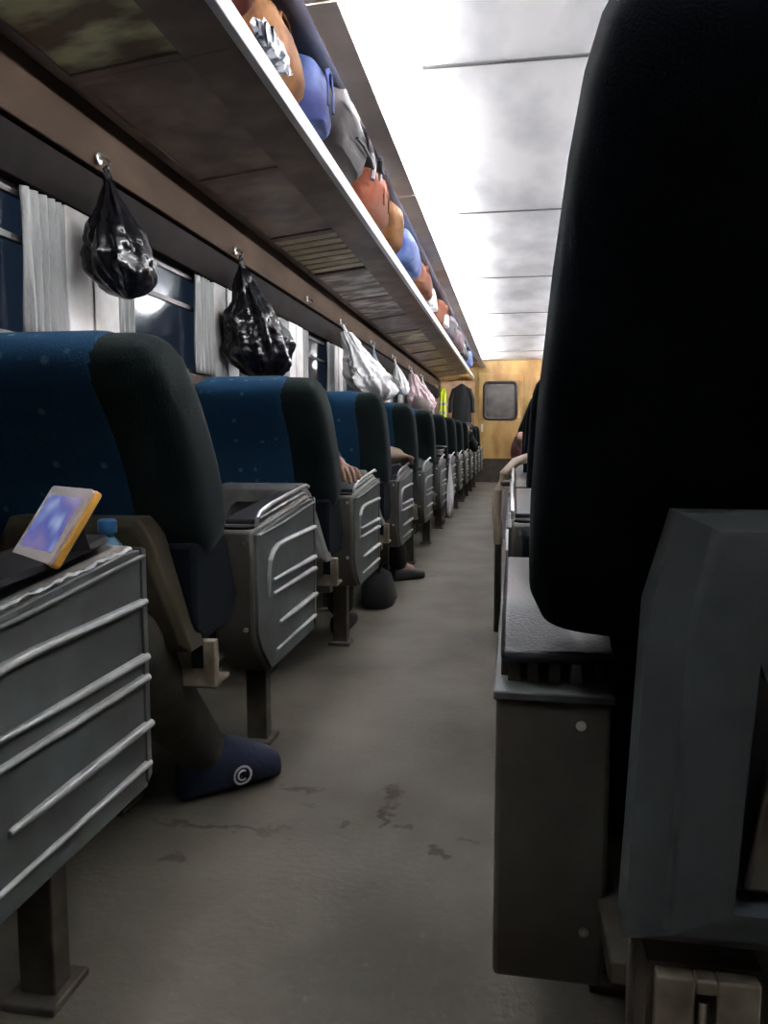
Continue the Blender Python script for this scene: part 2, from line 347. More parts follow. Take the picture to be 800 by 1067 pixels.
# ------------------------------------------------------------------ ceiling lights
ORD = ['first', 'second', 'third', 'fourth', 'fifth', 'sixth', 'seventh', 'eighth', 'ninth', 'tenth', 'eleventh', 'twelfth', 'thirteenth', 'fourteenth', 'fifteenth']
def light():
    t = thing('fluorescent_light', '', 'ceiling light')
    bm = new(); box(bm, -.018, .018, 0, 1.24, 0, .012); finish('batten', bm, M['lampend'], t, bevel=.002)
    bm = new(); tube(bm, [(0, .02, .030), (0, 1.22, .030)], .014, 12); finish('tube', bm, M['lamp'], t)
    for y in (.0, 1.22):
        bm = new(); box(bm, -.012, .012, y, y+.02, .012, .046); finish('end_cap', bm, M['lampend'], t, bevel=.002)
    return t
lt0 = light()
for side, X0 in (('left', -.637), ('right', .867)):
    for i in range(12):  # right row mirrors the left unseen; nearest pair added to light the foreground seat
        o = lt0 if (i == 0 and side == 'left') else copy_tree(lt0)
        o.location = (X0, -0.45+1.30*i, 2.284)
        o['label'] = '%s fluorescent tube from the near end on the %s ceiling ledge' % (ORD[i], side)
        o['group'] = 'tubes on the %s ceiling ledge' % side

# ------------------------------------------------------------------ luggage rack
XI, ZI, XO, ZO = -1.45, 2.00, -.84, 2.07
def luggage_rack():
    t = thing('luggage_rack', 'long overhead luggage rack with bright metal lip above the left windows', 'luggage rack', (0, 0, 0))
    bm = new(); prism(bm, [(XI-.02, 1.795), (XI+.015, 1.795), (XI+.03, 1.84), (XI+.03, 1.985), (XI, ZI), (XL, ZI), (XL, 1.85)], YB+.01, YE-.6, 'y'); finish('wall_beam', bm, M['beam'], t, bevel=.004)
    bm = new(); prism(bm, [(XO, ZO-.03), (XO+.035, ZO-.035), (XO+.04, ZO+.02), (XO+.012, ZO+.045), (XO, ZO+.04)], YB+.01, YE-.05, 'y'); finish('front_lip', bm, M['lip'], t, bevel=.004)
    return t
rack = luggage_rack()
def rz(x): return ZI + (x-XI)/(XO-XI)*(ZO-ZI)-.012
ylist = [-1.59] + [.35+.995*k for k in range(0, 15)]
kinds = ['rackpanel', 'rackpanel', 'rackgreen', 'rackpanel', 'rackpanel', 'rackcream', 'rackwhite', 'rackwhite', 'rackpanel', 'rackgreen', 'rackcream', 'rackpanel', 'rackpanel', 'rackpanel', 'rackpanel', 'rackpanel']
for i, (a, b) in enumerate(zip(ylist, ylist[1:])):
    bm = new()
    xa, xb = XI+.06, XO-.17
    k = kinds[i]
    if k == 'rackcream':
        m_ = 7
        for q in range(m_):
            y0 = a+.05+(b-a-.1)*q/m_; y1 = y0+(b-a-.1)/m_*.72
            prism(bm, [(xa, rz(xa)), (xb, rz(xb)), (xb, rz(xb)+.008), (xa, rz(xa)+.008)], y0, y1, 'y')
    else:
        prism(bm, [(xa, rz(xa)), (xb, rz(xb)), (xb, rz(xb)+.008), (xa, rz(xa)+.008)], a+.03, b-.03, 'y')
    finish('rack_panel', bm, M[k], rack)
    bm = new()
    def q4(x0, x1, y0, y1, d=.0): prism(bm, [(x0, rz(x0)-d), (x1, rz(x1)-d), (x1, rz(x1)+.012), (x0, rz(x0)+.012)], y0, y1, 'y')
    q4(XI+.03, XI+.07, a, b, .006); q4(XO-.18, XO, a, b, .006); q4(XI+.07, XO-.18, a, a+.035, .008); q4(XI+.07, XO-.18, b-.035, b, .008)
    finish('rack_frame', bm, M['rackframe'], rack, bevel=.002)
# coat hooks under the beam
def hook():
    t = thing('coat_hook', '', 'hook')
    bm = new(); loft(bm, [(0,0,0,.02,.02,2),(.006,0,0,.02,.02,2),(.008,0,0,.014,.014,2)], 16, M3=Matrix(((0,0,1),(0,1,0),(1,0,0)))); finish('hook_plate', bm, M['chrome'], t)
    bm = new(); tube(bm, [(.005,0,0),(.03,0,-.004),(.042,0,-.02),(.038,0,-.034),(.026,0,-.038)], .005, 8); loft(bm, [(-.038-.009,.024,0,.002,.002,2),(-.042,.024,0,.008,.008,2),(-.036,.024,0,.009,.009,2),(-.03,.024,0,.003,.003,2)], 12)
    finish('hook_arm', bm, M['chrome'], t); return t
HY = [2.53, 3.84, 5.22, 6.25, 7.6, 8.98, 10.4, 11.7, 14.0]
HX, HZ = XI+.0315, 1.825
HL = ['holding the nearest black bag', 'holding the second black bag', 'left empty before the white bag', 'holding the white bag',
      'holding the pale blue bag', 'holding the small white bag', 'holding the pink bag', 'holding the second white bag far away', 'holding the lime yellow vest']
h0 = hook()
for i, yy in enumerate(HY):
    o = h0 if i == 0 else copy_tree(h0)
    o.location = (HX-.002, yy, HZ); o['label'] = 'small chrome coat hook on the brown rack beam ' + HL[i]; o['group'] = 'coat hooks under the rack'

# ------------------------------------------------------------------ hanging bags
def plastic_bag(name, label, loc, W, Hh, m, seed, depth=.6, lean=(0, 0), knot=.16, cat='bag', low=1.0):
    """a gathered bag: hangs from (0,0,0) down to -Hh"""
    t = thing(name, label, cat, loc)
    rnd = random.Random(seed); ph = [rnd.uniform(0, 6) for _ in range(6)]
    prof = [(0, .05), (.03, .07), (.10, .09), (knot, .13), (knot+.07, .26), (.34, .48), (.46, .74), (.58, .92), (.70, 1.0), (.82, .97), (.90, .82), (.96, .55), (1.0, .12)]
    lv = []
    for i in range(64):
        u = i/63
        for (a, fa), (b, fb) in zip(prof, prof[1:]):
            if a <= u <= b: f = fa+(fb-fa)*(u-a)/(b-a); break
        lv.append((-u*Hh, lean[0]*u, lean[1]*u, W/2*f*depth, W/2*f, 2.2))
    def wob(p, a, u, r):
        amp = .16*(1-.35*u) * (1 if u > .1 else .5)
        k = 1 + amp*(.5*math.sin(9*a+ph[0]+4*u)+.35*math.sin(15*a+ph[1]-6*u)+.3*math.sin(5*a+ph[2]+9*u))
        nz = noise.noise(Vector((p.x*14+seed, p.y*14, p.z*11)))*.18 + (abs(noise.noise(Vector((p.x*30+seed, p.y*30, p.z*16))))-.2)*.16
        q = Vector((p.x-r.x, p.y-r.y, p.z)) + r*(k+nz)
        return q
    bm = new(); loft(bm, lv, 110, wob); finish('bag_body', bm, m, t)
    bm = new()
    for s in (-1, 1):
        tube(bm, [(0.0, s*.006, -knot*Hh), (0.004, s*.022, -knot*Hh*.5), (0.0, s*.014, -.012), (0, 0, .004), ], [.012, .008, .006, .005], 7, flat=.5)
    finish('bag_handle', bm, m, t)
    return t
bx = HX+.028; bz = HZ-.03
plastic_bag('plastic_bag', 'black glossy plastic bag on the nearest coat hook beside the white pillar', (bx, HY[0], bz), .26, .44, M['blackbag'], 3, knot=.12, depth=.8, lean=(.05, .02))
plastic_bag('plastic_bag', 'larger wrinkled black plastic bag on the second coat hook, full and knotted', (bx, HY[1], bz), .40, .62, M['blackbag'], 8, lean=(.09, .08), knot=.10, depth=.8)
plastic_bag('plastic_bag', 'bulging bright white plastic bag on the fourth coat hook above the third seat back', (bx, HY[3]-.05, bz), .56, .62, M['whitebag'], 12, lean=(.27, .20), knot=.02, depth=.62)
plastic_bag('plastic_bag', 'slim pale blue plastic bag just beyond the bulging white bag', (bx, HY[4], bz), .24, .48, mat('pale_blue_polythene', (.30, .38, .48), rough=.4), 15, lean=(.02, .1))
plastic_bag('plastic_bag', 'small white plastic bag between the pale blue and pink bags', (bx, HY[5], bz), .28, .42, M['whitebag'], 19, lean=(.1, 0))
plastic_bag('plastic_bag', 'pale pink bag hanging in the distance on the left wall', (bx, HY[6], bz), .60, .56, M['pinkbag'], 22, lean=(.16, .3), knot=.05)
plastic_bag('plastic_bag', 'farthest white plastic bag hanging before the lime yellow vest', (bx, HY[7], bz), .30, .5, M['whitebag'], 27, lean=(.1, 0))
t = thing('safety_vest', 'lime yellow vest hanging near the far end of the left wall', 'vest', (bx+.10, HY[8], bz-.01))
bm = new()
loft(bm, [(-z, 0, 0, .05+.02*z, w_, 3) for z, w_ in ((0, .03), (.06, .12), (.12, .24), (.2, .22), (.4, .23), (.62, .25), (.66, .24))], 28, lambda p, a, u, r: p + r*.15*math.sin(7*a+3*u)); finish('vest_body', bm, M['hivis'], t)
bm = new()
for z in (.3, .45): loft(bm, [(-z-.025, 0, 0, .064, .245, 3), (-z+.025, 0, 0, .064, .243, 3)], 28, lambda p, a, u, r: p + r*.16*math.sin(7*a+3*.6))
finish('reflective_band', bm, M['paper'], t)

# ------------------------------------------------------------------ curtains
def curtain(w_, seed):
    bm = new(); rnd = random.Random(seed); N = 40; rows = 10; g = []
    ph = rnd.uniform(0, 6)
    for j in range(rows+1):
        v = j/rows; row = []
        for i in range(N+1):
            u = i/N
            x = .012*math.sin(u*w_*150+ph+.5*math.sin(3*v))*(0.8+.3*v) + .004*math.sin(u*40+v*5)
            row.append(bm.verts.new((x, u*w_, (ZT-.005)-(ZT-ZS-.02)*v)))
        g.append(row)
    for j in range(rows):
        for i in range(N): bm.faces.new((g[j][i], g[j][i+1], g[j+1][i+1], g[j+1][i]))
    bmesh.ops.translate(bm, verts=bm.verts, vec=(0, 0, 0))
    o = finish('curtain', bm, M['curtain']); s = o.modifiers.new('t', 'SOLIDIFY'); s.thickness = .003; return o
WN = {1: 'first visible', 2: 'second', 3: 'third', 4: 'fourth', 5: 'fifth', 6: 'sixth', 7: 'seventh', 8: 'eighth', 9: 'ninth', 10: 'tenth', 11: 'eleventh', 12: 'twelfth'}
k = 0
for i, c in enumerate(PC[:-1]):
    if c+1.2 < 2: continue
    k += 1
    for (a, wd, what) in ((c+.17, .12, 'near'), (c+1.30-.17-.22, .22, 'far')):
        if k == 1 and what == 'near': continue
        o = curtain(wd, k*3+len(what)); o.location = (XL+.018, a, 0)
        tag(o, 'pale grey pleated curtain at the %s side of the %s left window' % (what, WN[k]), 'curtain', 'curtains along the left windows')

# ------------------------------------------------------------------ seats
def armrest(t, s, full=True, endmat='armend'):
    M_PAD = full
    """box armrest at the aisle side; s=+1: aisle is at +x (left-hand seats)"""
    W_ = .105
    prof = [(0, .665), (0.002, .42), (.03, .38), (.10, .315), (.485, .315), (.50, .33), (.50, .705), (.46, .712), (.06, .672)]
    bm = new(); prism(bm, [(y, z) for y, z in prof], -W_*s, -.012*s, 'x'); finish('armrest_box', bm, M[endmat], t, bevel=.008)
    # ribbed side panel: plate with raised pressed ribs
    bm = new()
    prism(bm, [(.012, .655), (.012, .43), (.04, .385), (.105, .322), (.502, .322), (.505, .70), (.45, .70)], -.013*s, -.004*s, 'x')
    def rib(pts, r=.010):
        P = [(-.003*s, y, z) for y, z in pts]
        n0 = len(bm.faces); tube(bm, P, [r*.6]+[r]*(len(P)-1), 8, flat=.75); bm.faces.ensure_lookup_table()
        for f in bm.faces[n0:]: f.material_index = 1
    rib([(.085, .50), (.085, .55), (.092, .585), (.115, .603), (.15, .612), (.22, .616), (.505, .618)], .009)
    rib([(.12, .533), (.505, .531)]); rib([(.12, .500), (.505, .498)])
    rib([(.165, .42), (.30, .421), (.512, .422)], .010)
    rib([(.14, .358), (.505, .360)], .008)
    tube(bm, [(-.002*s, .02, .652), (-.002*s, .2, .662), (-.002*s, .45, .685), (-.002*s, .505, .69)], .004, 6)
    # thin bright lip at the front edge
    prism(bm, [(.496, .33), (.510, .34), (.510, .70), (.496, .705)], -.016*s, 0*s, 'x')
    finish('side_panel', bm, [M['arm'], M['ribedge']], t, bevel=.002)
    bm = new()
    if M_PAD: prism(bm, [(.065, .668), (.50, .706), (.50, .714), (.46, .722), (.10, .690), (.065, .684)], -.10*s, -.020*s, 'x')
    else: prism(bm, [(.01, .660), (.495, .700), (.495, .704), (.01, .668)], -.104*s, -.014*s, 'x')
    finish('arm_pad', bm, M['pad'] if M_PAD else M['blackhole'], t, bevel=.006 if M_PAD else .001)
    bm = new()
    if not M_PAD:
        rnd = random.Random(5); y = .02
        pts = []
        while y < .49: pts.append((-.012*s, y, .664+(y-.02)*.085+rnd.uniform(-.001, .003))); y += rnd.uniform(.006, .014)
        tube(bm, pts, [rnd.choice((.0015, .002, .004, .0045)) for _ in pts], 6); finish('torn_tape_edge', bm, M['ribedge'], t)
    if M_PAD: tube(bm, [(-.014*s, .035, .672), (-.012*s, .04, .69), (-.012*s, .06, .702), (-.012*s, .14, .715), (-.012*s, .45, .74), (-.012*s, .475, .735)], .0055, 8)
    if M_PAD: finish('chrome_trim', bm, M['chrome'], t)
    bm = new(); loft(bm, [(.655, -.055*s, .032, .036, .022, 3), (.672, -.055*s, .032, .038, .024, 3)], 20); finish('ashtray', bm, M['blackhole'], t)
    for (x, z) in ((-.03, .64), (-.03, .44)):
        bm = new(); loft(bm, [(-.0, x*s, 0, .006, .006, 2), (.004, x*s, 0, .005, .005, 2)], 10, M3=Matrix(((1,0,0),(0,0,-1),(0,1,0))) )
        bmesh.ops.translate(bm, verts=bm.verts, vec=(0, 0, z)); finish('screw', bm, M['chrome'], t)
def backrest(t, s, cx, recl, mdark, mblue, Hb=.455, wb=.226):
    piv = Vector((cx*s, -.155, .645))
    Rm = Matrix.Rotation(R(recl), 3, 'X')                     # top goes to -y
    prof = [  # u, half width, half thickness, centre y
        (0.0, .80, .030, -.00), (.012, .90, .050, .0), (.04, .965, .068, .0), (.10, 1.0, .080, .002), (.22, 1.0, .085, .008), (.36, .995, .085, .010),
        (.50, .985, .082, .006), (.64, .975, .080, -.002), (.76, .96, .079, -.012), (.86, .935, .076, -.024), (.93, .89, .066, -.034), (.97, .83, .052, -.040), (.99, .76, .036, -.043), (1.0, .66, .018, -.045)]
    def build(cover, e):
        bm = new(); lv = []
        for u, hw, ht, cy in prof:
            a, b_ = -wb*hw, wb*hw
            if cover: a, b_ = -wb*hw-.003, min(.135, wb*hw*.6)
            if s == -1: a, b_ = -b_, -a
            lv.append((u*Hb+(.004*(2*u-1) if cover else 0), (a+b_)/2, cy, (b_-a)/2, ht+(.004 if cover else 0), e))
        loft(bm, lv, 48)
        for v in bm.verts: v.co = piv + Rm @ v.co
        return bm
    b = finish('backrest', build(False, 5), mdark, t)
    if mblue: finish('blue_back_cover', build(True, 6), mblue, b)
    return b
def shell(t, s, cx, m, top=.725, w=.43, yb=-.305, bot=.47):
    """moulded rear shell with a recessed pocket, at the foot of the backrest"""
    hw = w/2; c = .07
    def outline(i, d=0):
        return [(-hw+i, bot+i), (hw-i, bot+i), (hw*.70-i*.8, top-.035-i*.6), (hw*.60-i*.8, top-i*.9), (-hw*.60+i*.8, top-i*.9), (-hw*.70+i*.8, top-.035-i*.6)]
    bm = new()
    O = outline(0); I = outline(.065); J = outline(.018)
    def ring(pts, y): return [bm.verts.new((cx*s+p[0], y+(p[1]-bot)*-.12, p[1])) for p in pts]
    A = ring(O, yb+.075); B = ring(O, yb+.012); B2 = ring(J, yb); C_ = ring(I, yb-.002); D = ring(I, yb+.03)
    for P, Q in ((A, B), (B, B2), (B2, C_), (C_, D)):
        for i in range(6): bm.faces.new((P[i], P[(i+1) % 6], Q[(i+1) % 6], Q[i]))
    bm.faces.new(A); bm.faces.new(D)
    o = finish('rear_shell', bm, m, t, bevel=.004)
    bm = new(); P = outline(.075)
    V = [bm.verts.new((cx*s+p[0], yb+.022+(p[1]-bot)*-.12, p[1])) for p in P if p[1] < top-.1] 
    V = [Vector(v.co) for v in V]; bm.free(); bm = new()
    z1 = top-.125
    pts = [(-hw+.078, bot+.08), (hw-.078, bot+.08), (hw*.80-.078, z1), (-hw*.80+.078, z1)]
    F = [bm.verts.new((cx*s+x, yb+.010-(z-bot)*.12, z)) for x, z in pts]; G = [bm.verts.new((cx*s+x, yb+.022-(z-bot)*.12, z)) for x, z in pts]
    bm.faces.new(F); bm.faces.new(G)
    for i in range(4): bm.faces.new((F[i], F[(i+1) % 4], G[(i+1) % 4], G[i]))
    finish('pocket_panel', bm, M['endlow'], o, bevel=.003)
    return o
def under(t, s, wide):
    bm = new(); box(bm, min(-.10*s, -wide*s), max(-.10*s, -wide*s), -.08, .46, .36, .385); 
    for y in (-.04, .42): box(bm, min(-.08*s, -wide*s), max(-.08*s, -wide*s), y-.02, y+.02, .32, .36)
    finish('seat_frame', bm, M['leg'], t, bevel=.003)
    bm = new(); x0, x1 = sorted((-.035*s, -.93*s)); prism(bm, [(-.26, .50), (-.22, .475), (-.07, .475), (-.03, .53), (-.09, .67), (-.26, .67)], x0, x1, 'x'); finish('back_support', bm, M['navy'], t, bevel=.01)
    for cx in ((.325, .805) if wide > .8 else (.325,)):
        bm = new(); loft(bm, [(.385, -cx*s, .2, .20, .27, 6), (.395, -cx*s, .2, .215, .285, 6), (.44, -cx*s, .2, .22, .29, 6), (.462, -cx*s, .2, .21, .28, 5), (.474, -cx*s, .2, .17, .24, 4)], 40)
        finish('seat_cushion', bm, M['dark'], t)
    for y in (.0, .44):
        for cx in ((.155 if y else .36), wide-.2):
            bm = new(); box(bm, -cx*s-.03, -cx*s+.03, y-.022, y+.022, .012, .325); box(bm, -cx*s-.045, -cx*s+.045, y-.05, y+.05, 0, .014)
            finish('leg', bm, M['leg'], t, bevel=.003)
    bm = new(); x1, x2 = sorted((-.02*s, -.125*s))
    box(bm, x1, x2, -.21, -.185, .375, .470); box(bm, x1, x2, -.19, -.13, .375, .385)
    o = finish('bracket', bm, M['cream'], t, bevel=.003)
    bm = new(); xc = -.055*s; box(bm, xc-.012, xc+.012, -.2135, -.2095, .415, .462); finish('bracket_slot', bm, M['blackhole'], o)
SEATN = 13
WIDE = .95
recl = [24, 23, 21, 13, 14, 12, 13, 12, 13, 12, 14, 12, 12, 12]
def make_seat(s, rec, shellm, blue, label, grp, loc, two=True, pad=True):
    t = thing('train_seat', label, 'seat', loc, grp)
    armrest(t, s, pad)
    for cx in ((-.245, -.72) if s == 1 else (-.285, -.76)):
        backrest(t, s, cx, rec, M['dark'] if blue else M['navy'], M['blue'] if blue else None)
        shell(t, s, cx, shellm)
    under(t, s, WIDE)
    bm = new(); x0, x1 = sorted((-.92*s, -.955*s)); box(bm, x0, x1, .02, .46, .60, .65); box(bm, x0, x1, .05, .09, .38, .60); box(bm, x0, x1, .40, .44, .38, .60)
    finish('wall_armrest', bm, M['pad'], t, bevel=.008)
    return t
PITCH = 1.072; Y0 = .55; XA = -.56
cache = {}
seats = []
for k in range(SEATN):
    lab = ['grey-sided double train seat nearest the camera at left, tablet on its armrest', 'double train seat with blue back in the left row, just beyond the tablet',
           'double train seat with blue back in the left row, second back beyond the tablet', 'double train seat in the left row, its blue back below the white bag'][k] if k < 4 else \
          'double train seat, %s blue back of the left row beyond the tablet' % ORD[k-1]
    r = recl[k]; key = (r, k == 1)
    loc = (XA, Y0+PITCH*k+(.04 if k == 0 else 0), 0)
    if key not in cache:
        o = make_seat(1, r, M['shellb'] if k == 1 else M['shell2'], True, lab, 'seats in the left row', loc, pad=k > 0); cache[key] = o
    else:
        o = copy_tree(cache[key]); o.location = loc; o['label'] = lab
    seats.append(o)
# right-hand seats beyond the foreground one
XB = -.015
rs = None
rightrecl = 16
for k in range(1, SEATN):
    lab = 'double train seat in the right row, %s one beyond the big dark foreground seat' % ORD[k-1]
    loc = (XB, .80+PITCH*k, 0)
    if rs is None: rs = o = make_seat(-1, 14, M['shell'], False, lab, 'seats in the right row', loc)
    else: o = copy_tree(rs); o.location = loc; o['label'] = lab
# foreground right-hand seat
t = thing('train_seat', 'big dark seat in the right foreground with grey plastic back shell and black armrest', 'seat', (XB, .80, 0))
s = -1
bm = new()
prism(bm, [(0, .600), (-.002, .40), (.0, .33), (.02, .268), (.46, .268), (.49, .30), (.49, .600)], .0, .119, 'x'); finish('armrest_box', bm, M['armend'], t, bevel=.006)
bm = new(); box(bm, -.003, .122, -.006, .49, .596, .606); finish('box_rim', bm, M['arm'], t, bevel=.002)
for (x, z) in ((.088, .572), (.096, .345)):
    bm = new(); loft(bm, [(0, 0, 0, .0055, .0055, 2), (.003, 0, 0, .005, .005, 2), (.0045, 0, 0, .002, .002, 2)], 12, M3=Matrix(((1,0,0),(0,0,-1),(0,1,0))))
    bmesh.ops.translate(bm, verts=bm.verts, vec=(x, -.001, z)); finish('screw', bm, M['chrome'], t)
bm = new()                                # bright bent bracket under the pad
for x in (.012, .032, .055, .078): prism(bm, [(x, .606), (x+.014, .606), (x+.012, .630), (x+.002, .630)], .03, .06, 'y')
box(bm, .004, .105, .05, .44, .606, .628); finish('pad_bracket', bm, M['leg'], t, bevel=.001)
bm = new(); prism(bm, [(.018, .632), (.035, .626), (.53, .626), (.55, .64), (.55, .655), (.52, .668), (.15, .674), (.09, .672), (.035, .65), (.018, .642)], .004, .125, 'x')
finish('arm_pad', bm, M['pad'], t, bevel=.007)
# backrest
def fg_back(cx, w, nm):
    bm = new(); Hb = .60; lv = []
    prof = [(0.0, .72, .030), (.015, .86, .05), (.045, .955, .068), (.10, 1.0, .078), (.22, 1.0, .082), (.4, .985, .084), (.6, .95, .084), (.75, .915, .082), (.85, .88, .080), (.91, .84, .072), (.96, .77, .058), (.985, .68, .038), (1.0, .54, .014)]
    for u, hw, ht in prof: lv.append((u*Hb, 0, 0, w*hw, ht, 5))
    loft(bm, lv, 64)
    Rm = Matrix.Rotation(R(31), 3, 'X'); piv = Vector((cx, .045, .685))
    for v in bm.verts: v.co = piv + Rm @ v.co
    return finish('backrest', bm, M['navy'], t)
fg_back(.272, .240, 'a'); fg_back(.77, .240, 'b')
# dark support between backrest and seat
bm = new(); prism(bm, [(.06, .42), (.14, .42), (.10, .78), (.0, .78)], .12, .92, 'x'); finish('back_support', bm, M['navy'], t, bevel=.01)
def fg_shell(x0, x1, top, bot, yy):
    bm = new(); xc = (x0+x1)/2; hw = (x1-x0)/2
    def outl(ix, it, ib):
        return [(-hw+ix, bot+ib), (hw-ix, bot+ib), (hw*.945-ix, top-.075-it*.3), (hw*.85-ix*.8, top-it), (-hw*.85+ix*.8, top-it), (-hw*.945+ix, top-.075-it*.3)]
    def ring(P, y): return [bm.verts.new((xc+a, y, b)) for a, b in P]
    O = outl(0, 0, 0); J = outl(.028, .010, .010); K = outl(.032, .012, .016); I = outl(.078, .125, .040)
    A = ring(O, yy+.06); B = ring(O, yy+.02); B2 = ring(J, yy+.010); B3 = ring(K, yy+.002); B4 = ring(outl(.036, .016, .020), yy); C_ = ring(I, yy); D = ring(I, yy+.04)
    rings = [A, B, B2, B3, B4, C_, D]
    for P, Q in zip(rings, rings[1:]):
        for i in range(6): bm.faces.new((P[i], P[(i+1) % 6], Q[(i+1) % 6], Q[i]))
    bm.faces.new(A); bm.faces.new(D)
    o = finish('rear_shell', bm, M['shell'], t, bevel=.003)
    bm = new(); z1 = top-.19; P = [(xc-hw+.088, bot+.052), (xc+hw-.088, bot+.052), (xc+hw-.105, z1), (xc-hw+.105, z1)]
    F = [bm.verts.new((x, yy+.012, z)) for x, z in P]; G = [bm.verts.new((x, yy+.03, z)) for x, z in P]
    bm.faces.new(F); bm.faces.new(G)
    for i in range(4): bm.faces.new((F[i], F[(i+1) % 4], G[(i+1) % 4], G[i]))
    finish('pocket_panel', bm, M['armend'], o, bevel=.004)
fg_shell(.110, .53, .813, .462, -.20); fg_shell(.575, .99, .813, .462, -.20)
bm = new(); box(bm, .125, .98, -.12, -.10, .30, .465); box(bm, .11, .98, -.10, .46, .36, .385); finish('seat_frame', bm, M['leg'], t, bevel=.003)
for cx in (.35, .83):
    bm = new(); loft(bm, [(.385, cx, .3, .20, .20, 6), (.40, cx, .3, .215, .22, 6), (.44, cx, .3, .22, .22, 6), (.472, cx, .3, .17, .18, 4)], 40); finish('seat_cushion', bm, M['blue'], t)
bm = new()
for (xa, xb, za, zb) in ((.135, .165, .28, .438), (.182, .215, .28, .438), (.165, .182, .425, .438), (.165, .182, .28, .30)): box(bm, xa, xb, -.19, -.175, za, zb)
o = finish('bracket', bm, M['cream'], t, bevel=.002)
bm = new(); tube(bm, [(.1735, -.18, .29), (.1735, -.18, .415)], .005, 10); loft(bm, [(.37, .1735, -.18, .008, .008, 2), (.385, .1735, -.18, .008, .008, 2)], 6); finish('bolt', bm, M['chrome'], o)
bm = new(); box(bm, .130, .22, -.174, -.12, .28, .44); finish('bracket_box', bm, M['endlow'], t)
for (x, y) in ((.19, .03), (.19, .42), (.85, .03), (.85, .42)):
    bm = new(); box(bm, x-.03, x+.03, y-.022, y+.022, .012, .362); box(bm, x-.045, x+.045, y-.05, y+.05, 0, .014); finish('leg', bm, M['leg'], t, bevel=.003)

# ------------------------------------------------------------------ luggage on the rack
def duffel(name, label, Y, L, Hh, D, m, seed, x=None, cat='bag', handle=True, strapm=None):
    x = (XO+.085-D/2) if x is None else x+.08; Hh = min(Hh, .262)
    z = 2.118
    t = thing(name, label, cat, (x, Y, z))
    def wob(p, a, u, r):
        nz = noise.noise(Vector((p.x*6+seed, p.y*6, p.z*6)))*.10 + noise.noise(Vector((p.x*18+seed, p.y*18, p.z*18)))*.035
        return Vector((p.x-r.x, p.y-r.y, p.z))+r*(1+nz)
    lv = [(Hh*u, .02*math.sin(seed+u*2), 0, D/2*f, L/2*g, 3.2) for u, f, g in ((0, .80, .90), (.04, .9, .95), (.15, 1, 1), (.35, 1.0, 1.0), (.55, 1.0, 1.0), (.72, .97, .98), (.86, .9, .95), (.95, .78, .88), (1, .5, .7))]
    bm = new(); loft(bm, lv, 48, wob); finish('bag_body', bm, m, t)
    if handle:
        bm = new()
        for s in (1,):
            tube(bm, [(s*D*.50, -L*.16, Hh*.30), (s*D*.50, -L*.16, Hh*.62), (s*D*.47, -L*.08, Hh*.86), (s*D*.46, 0, Hh*.90), (s*D*.47, L*.08, Hh*.86), (s*D*.50, L*.16, Hh*.62), (s*D*.50, L*.16, Hh*.30)], .010, 8, flat=.5)
        finish('handle', bm, strapm or m, t)
        bm = new(); tube(bm, [(0, -L*.30, Hh*1.0), (0, -L*.15, Hh*1.0), (0, 0, Hh*1.0), (0, L*.15, Hh*1.0), (0, L*.30, Hh*1.0)], .006, 6); finish('zip', bm, M['black'], t)
    return t
duffel('duffel_bag', 'tan canvas bag in the overhead rack behind the grey backpack, nearest the camera', 2.76, .54, .30, .36, M['tan'], 1, x=XO-.235)
duffel('travel_bag', 'dull red travel bag at the top edge of the photo in the rack', 2.10, .5, .30, .36, M['red'], 2)
duffel('travel_bag', 'blue travel bag wedged between tan bag and grey backpack', 3.17, .27, .30, .30, M['bluebag'], 3)
# crumpled silver film parcel beside the tan bag
t = thing('foil_parcel', 'crumpled silver and black film parcel on the rack lip beside the tan bag', 'parcel', (XO+.035, 2.56, ZO+.046)); t.scale = (.8, .7, .62)
bm = new(); loft(bm, [(0, 0, 0, .03, .16, 2.5), (.03, 0, 0, .035, .2, 2.5), (.08, .0, 0, .032, .18, 2.5), (.12, 0, 0, .02, .12, 2.5), (.135, 0, 0, .008, .08, 2)], 40, lambda p, a, u, r: p+r*(.25*math.sin(7*a+5*u)+.15*math.sin(13*a))); finish('parcel_body', bm, M['silver'], t)
# backpack lying on the rack, its rounded top towards the aisle
t = thing('backpack', 'grey-brown backpack with pale lilac piping and black buckle, leaning over the rack lip', 'backpack', (XO-.065, 3.55, 2.118))
bm = new()
def bw(p, a, u, r): return p + r*noise.noise(p*7)*.10
loft(bm, [(z, .03-.02*z, 0, hx, hy, 3.0) for z, hx, hy in ((0, .13, .29), (.03, .155, .325), (.10, .165, .335), (.17, .16, .33), (.23, .14, .30), (.255, .10, .24), (.262, .03, .14))], 48, bw); finish('pack_body', bm, M['greybag'], t)
bm = new(); tube(bm, [(.195, .30, .02), (.200, .315, .08), (.192, .305, .15), (.178, .26, .215), (.15, .15, .262), (.135, 0, .275), (.14, -.12, .268)], .016, 8, flat=.8); finish('piping', bm, M['lilac'], t)
bm = new(); tube(bm, [(.205, -.12, .06), (.208, 0, .075), (.206, .2, .08), (.20, .3, .07)], .008, 8, flat=.7); finish('zip', bm, M['black'], t)
bm = new(); tube(bm, [(.20, .33, .22), (.22, .38, .14), (.215, .42, .05)], .018, 8, flat=.5); o = finish('strap', bm, M['lilac'], t)
bm = new(); obox(bm, (.225, .385, .10), .012, .035, .025); finish('buckle', bm, M['black'], o, bevel=.005)
duffel('travel_bag', 'rust orange travel bag just beyond the grey backpack in the rack', 4.55, .55, .30, .36, M['orange'], 5)
duffel('duffel_bag', 'tan holdall on the rack next to the rust orange bag', 5.12, .5, .29, .36, M['tan'], 6)
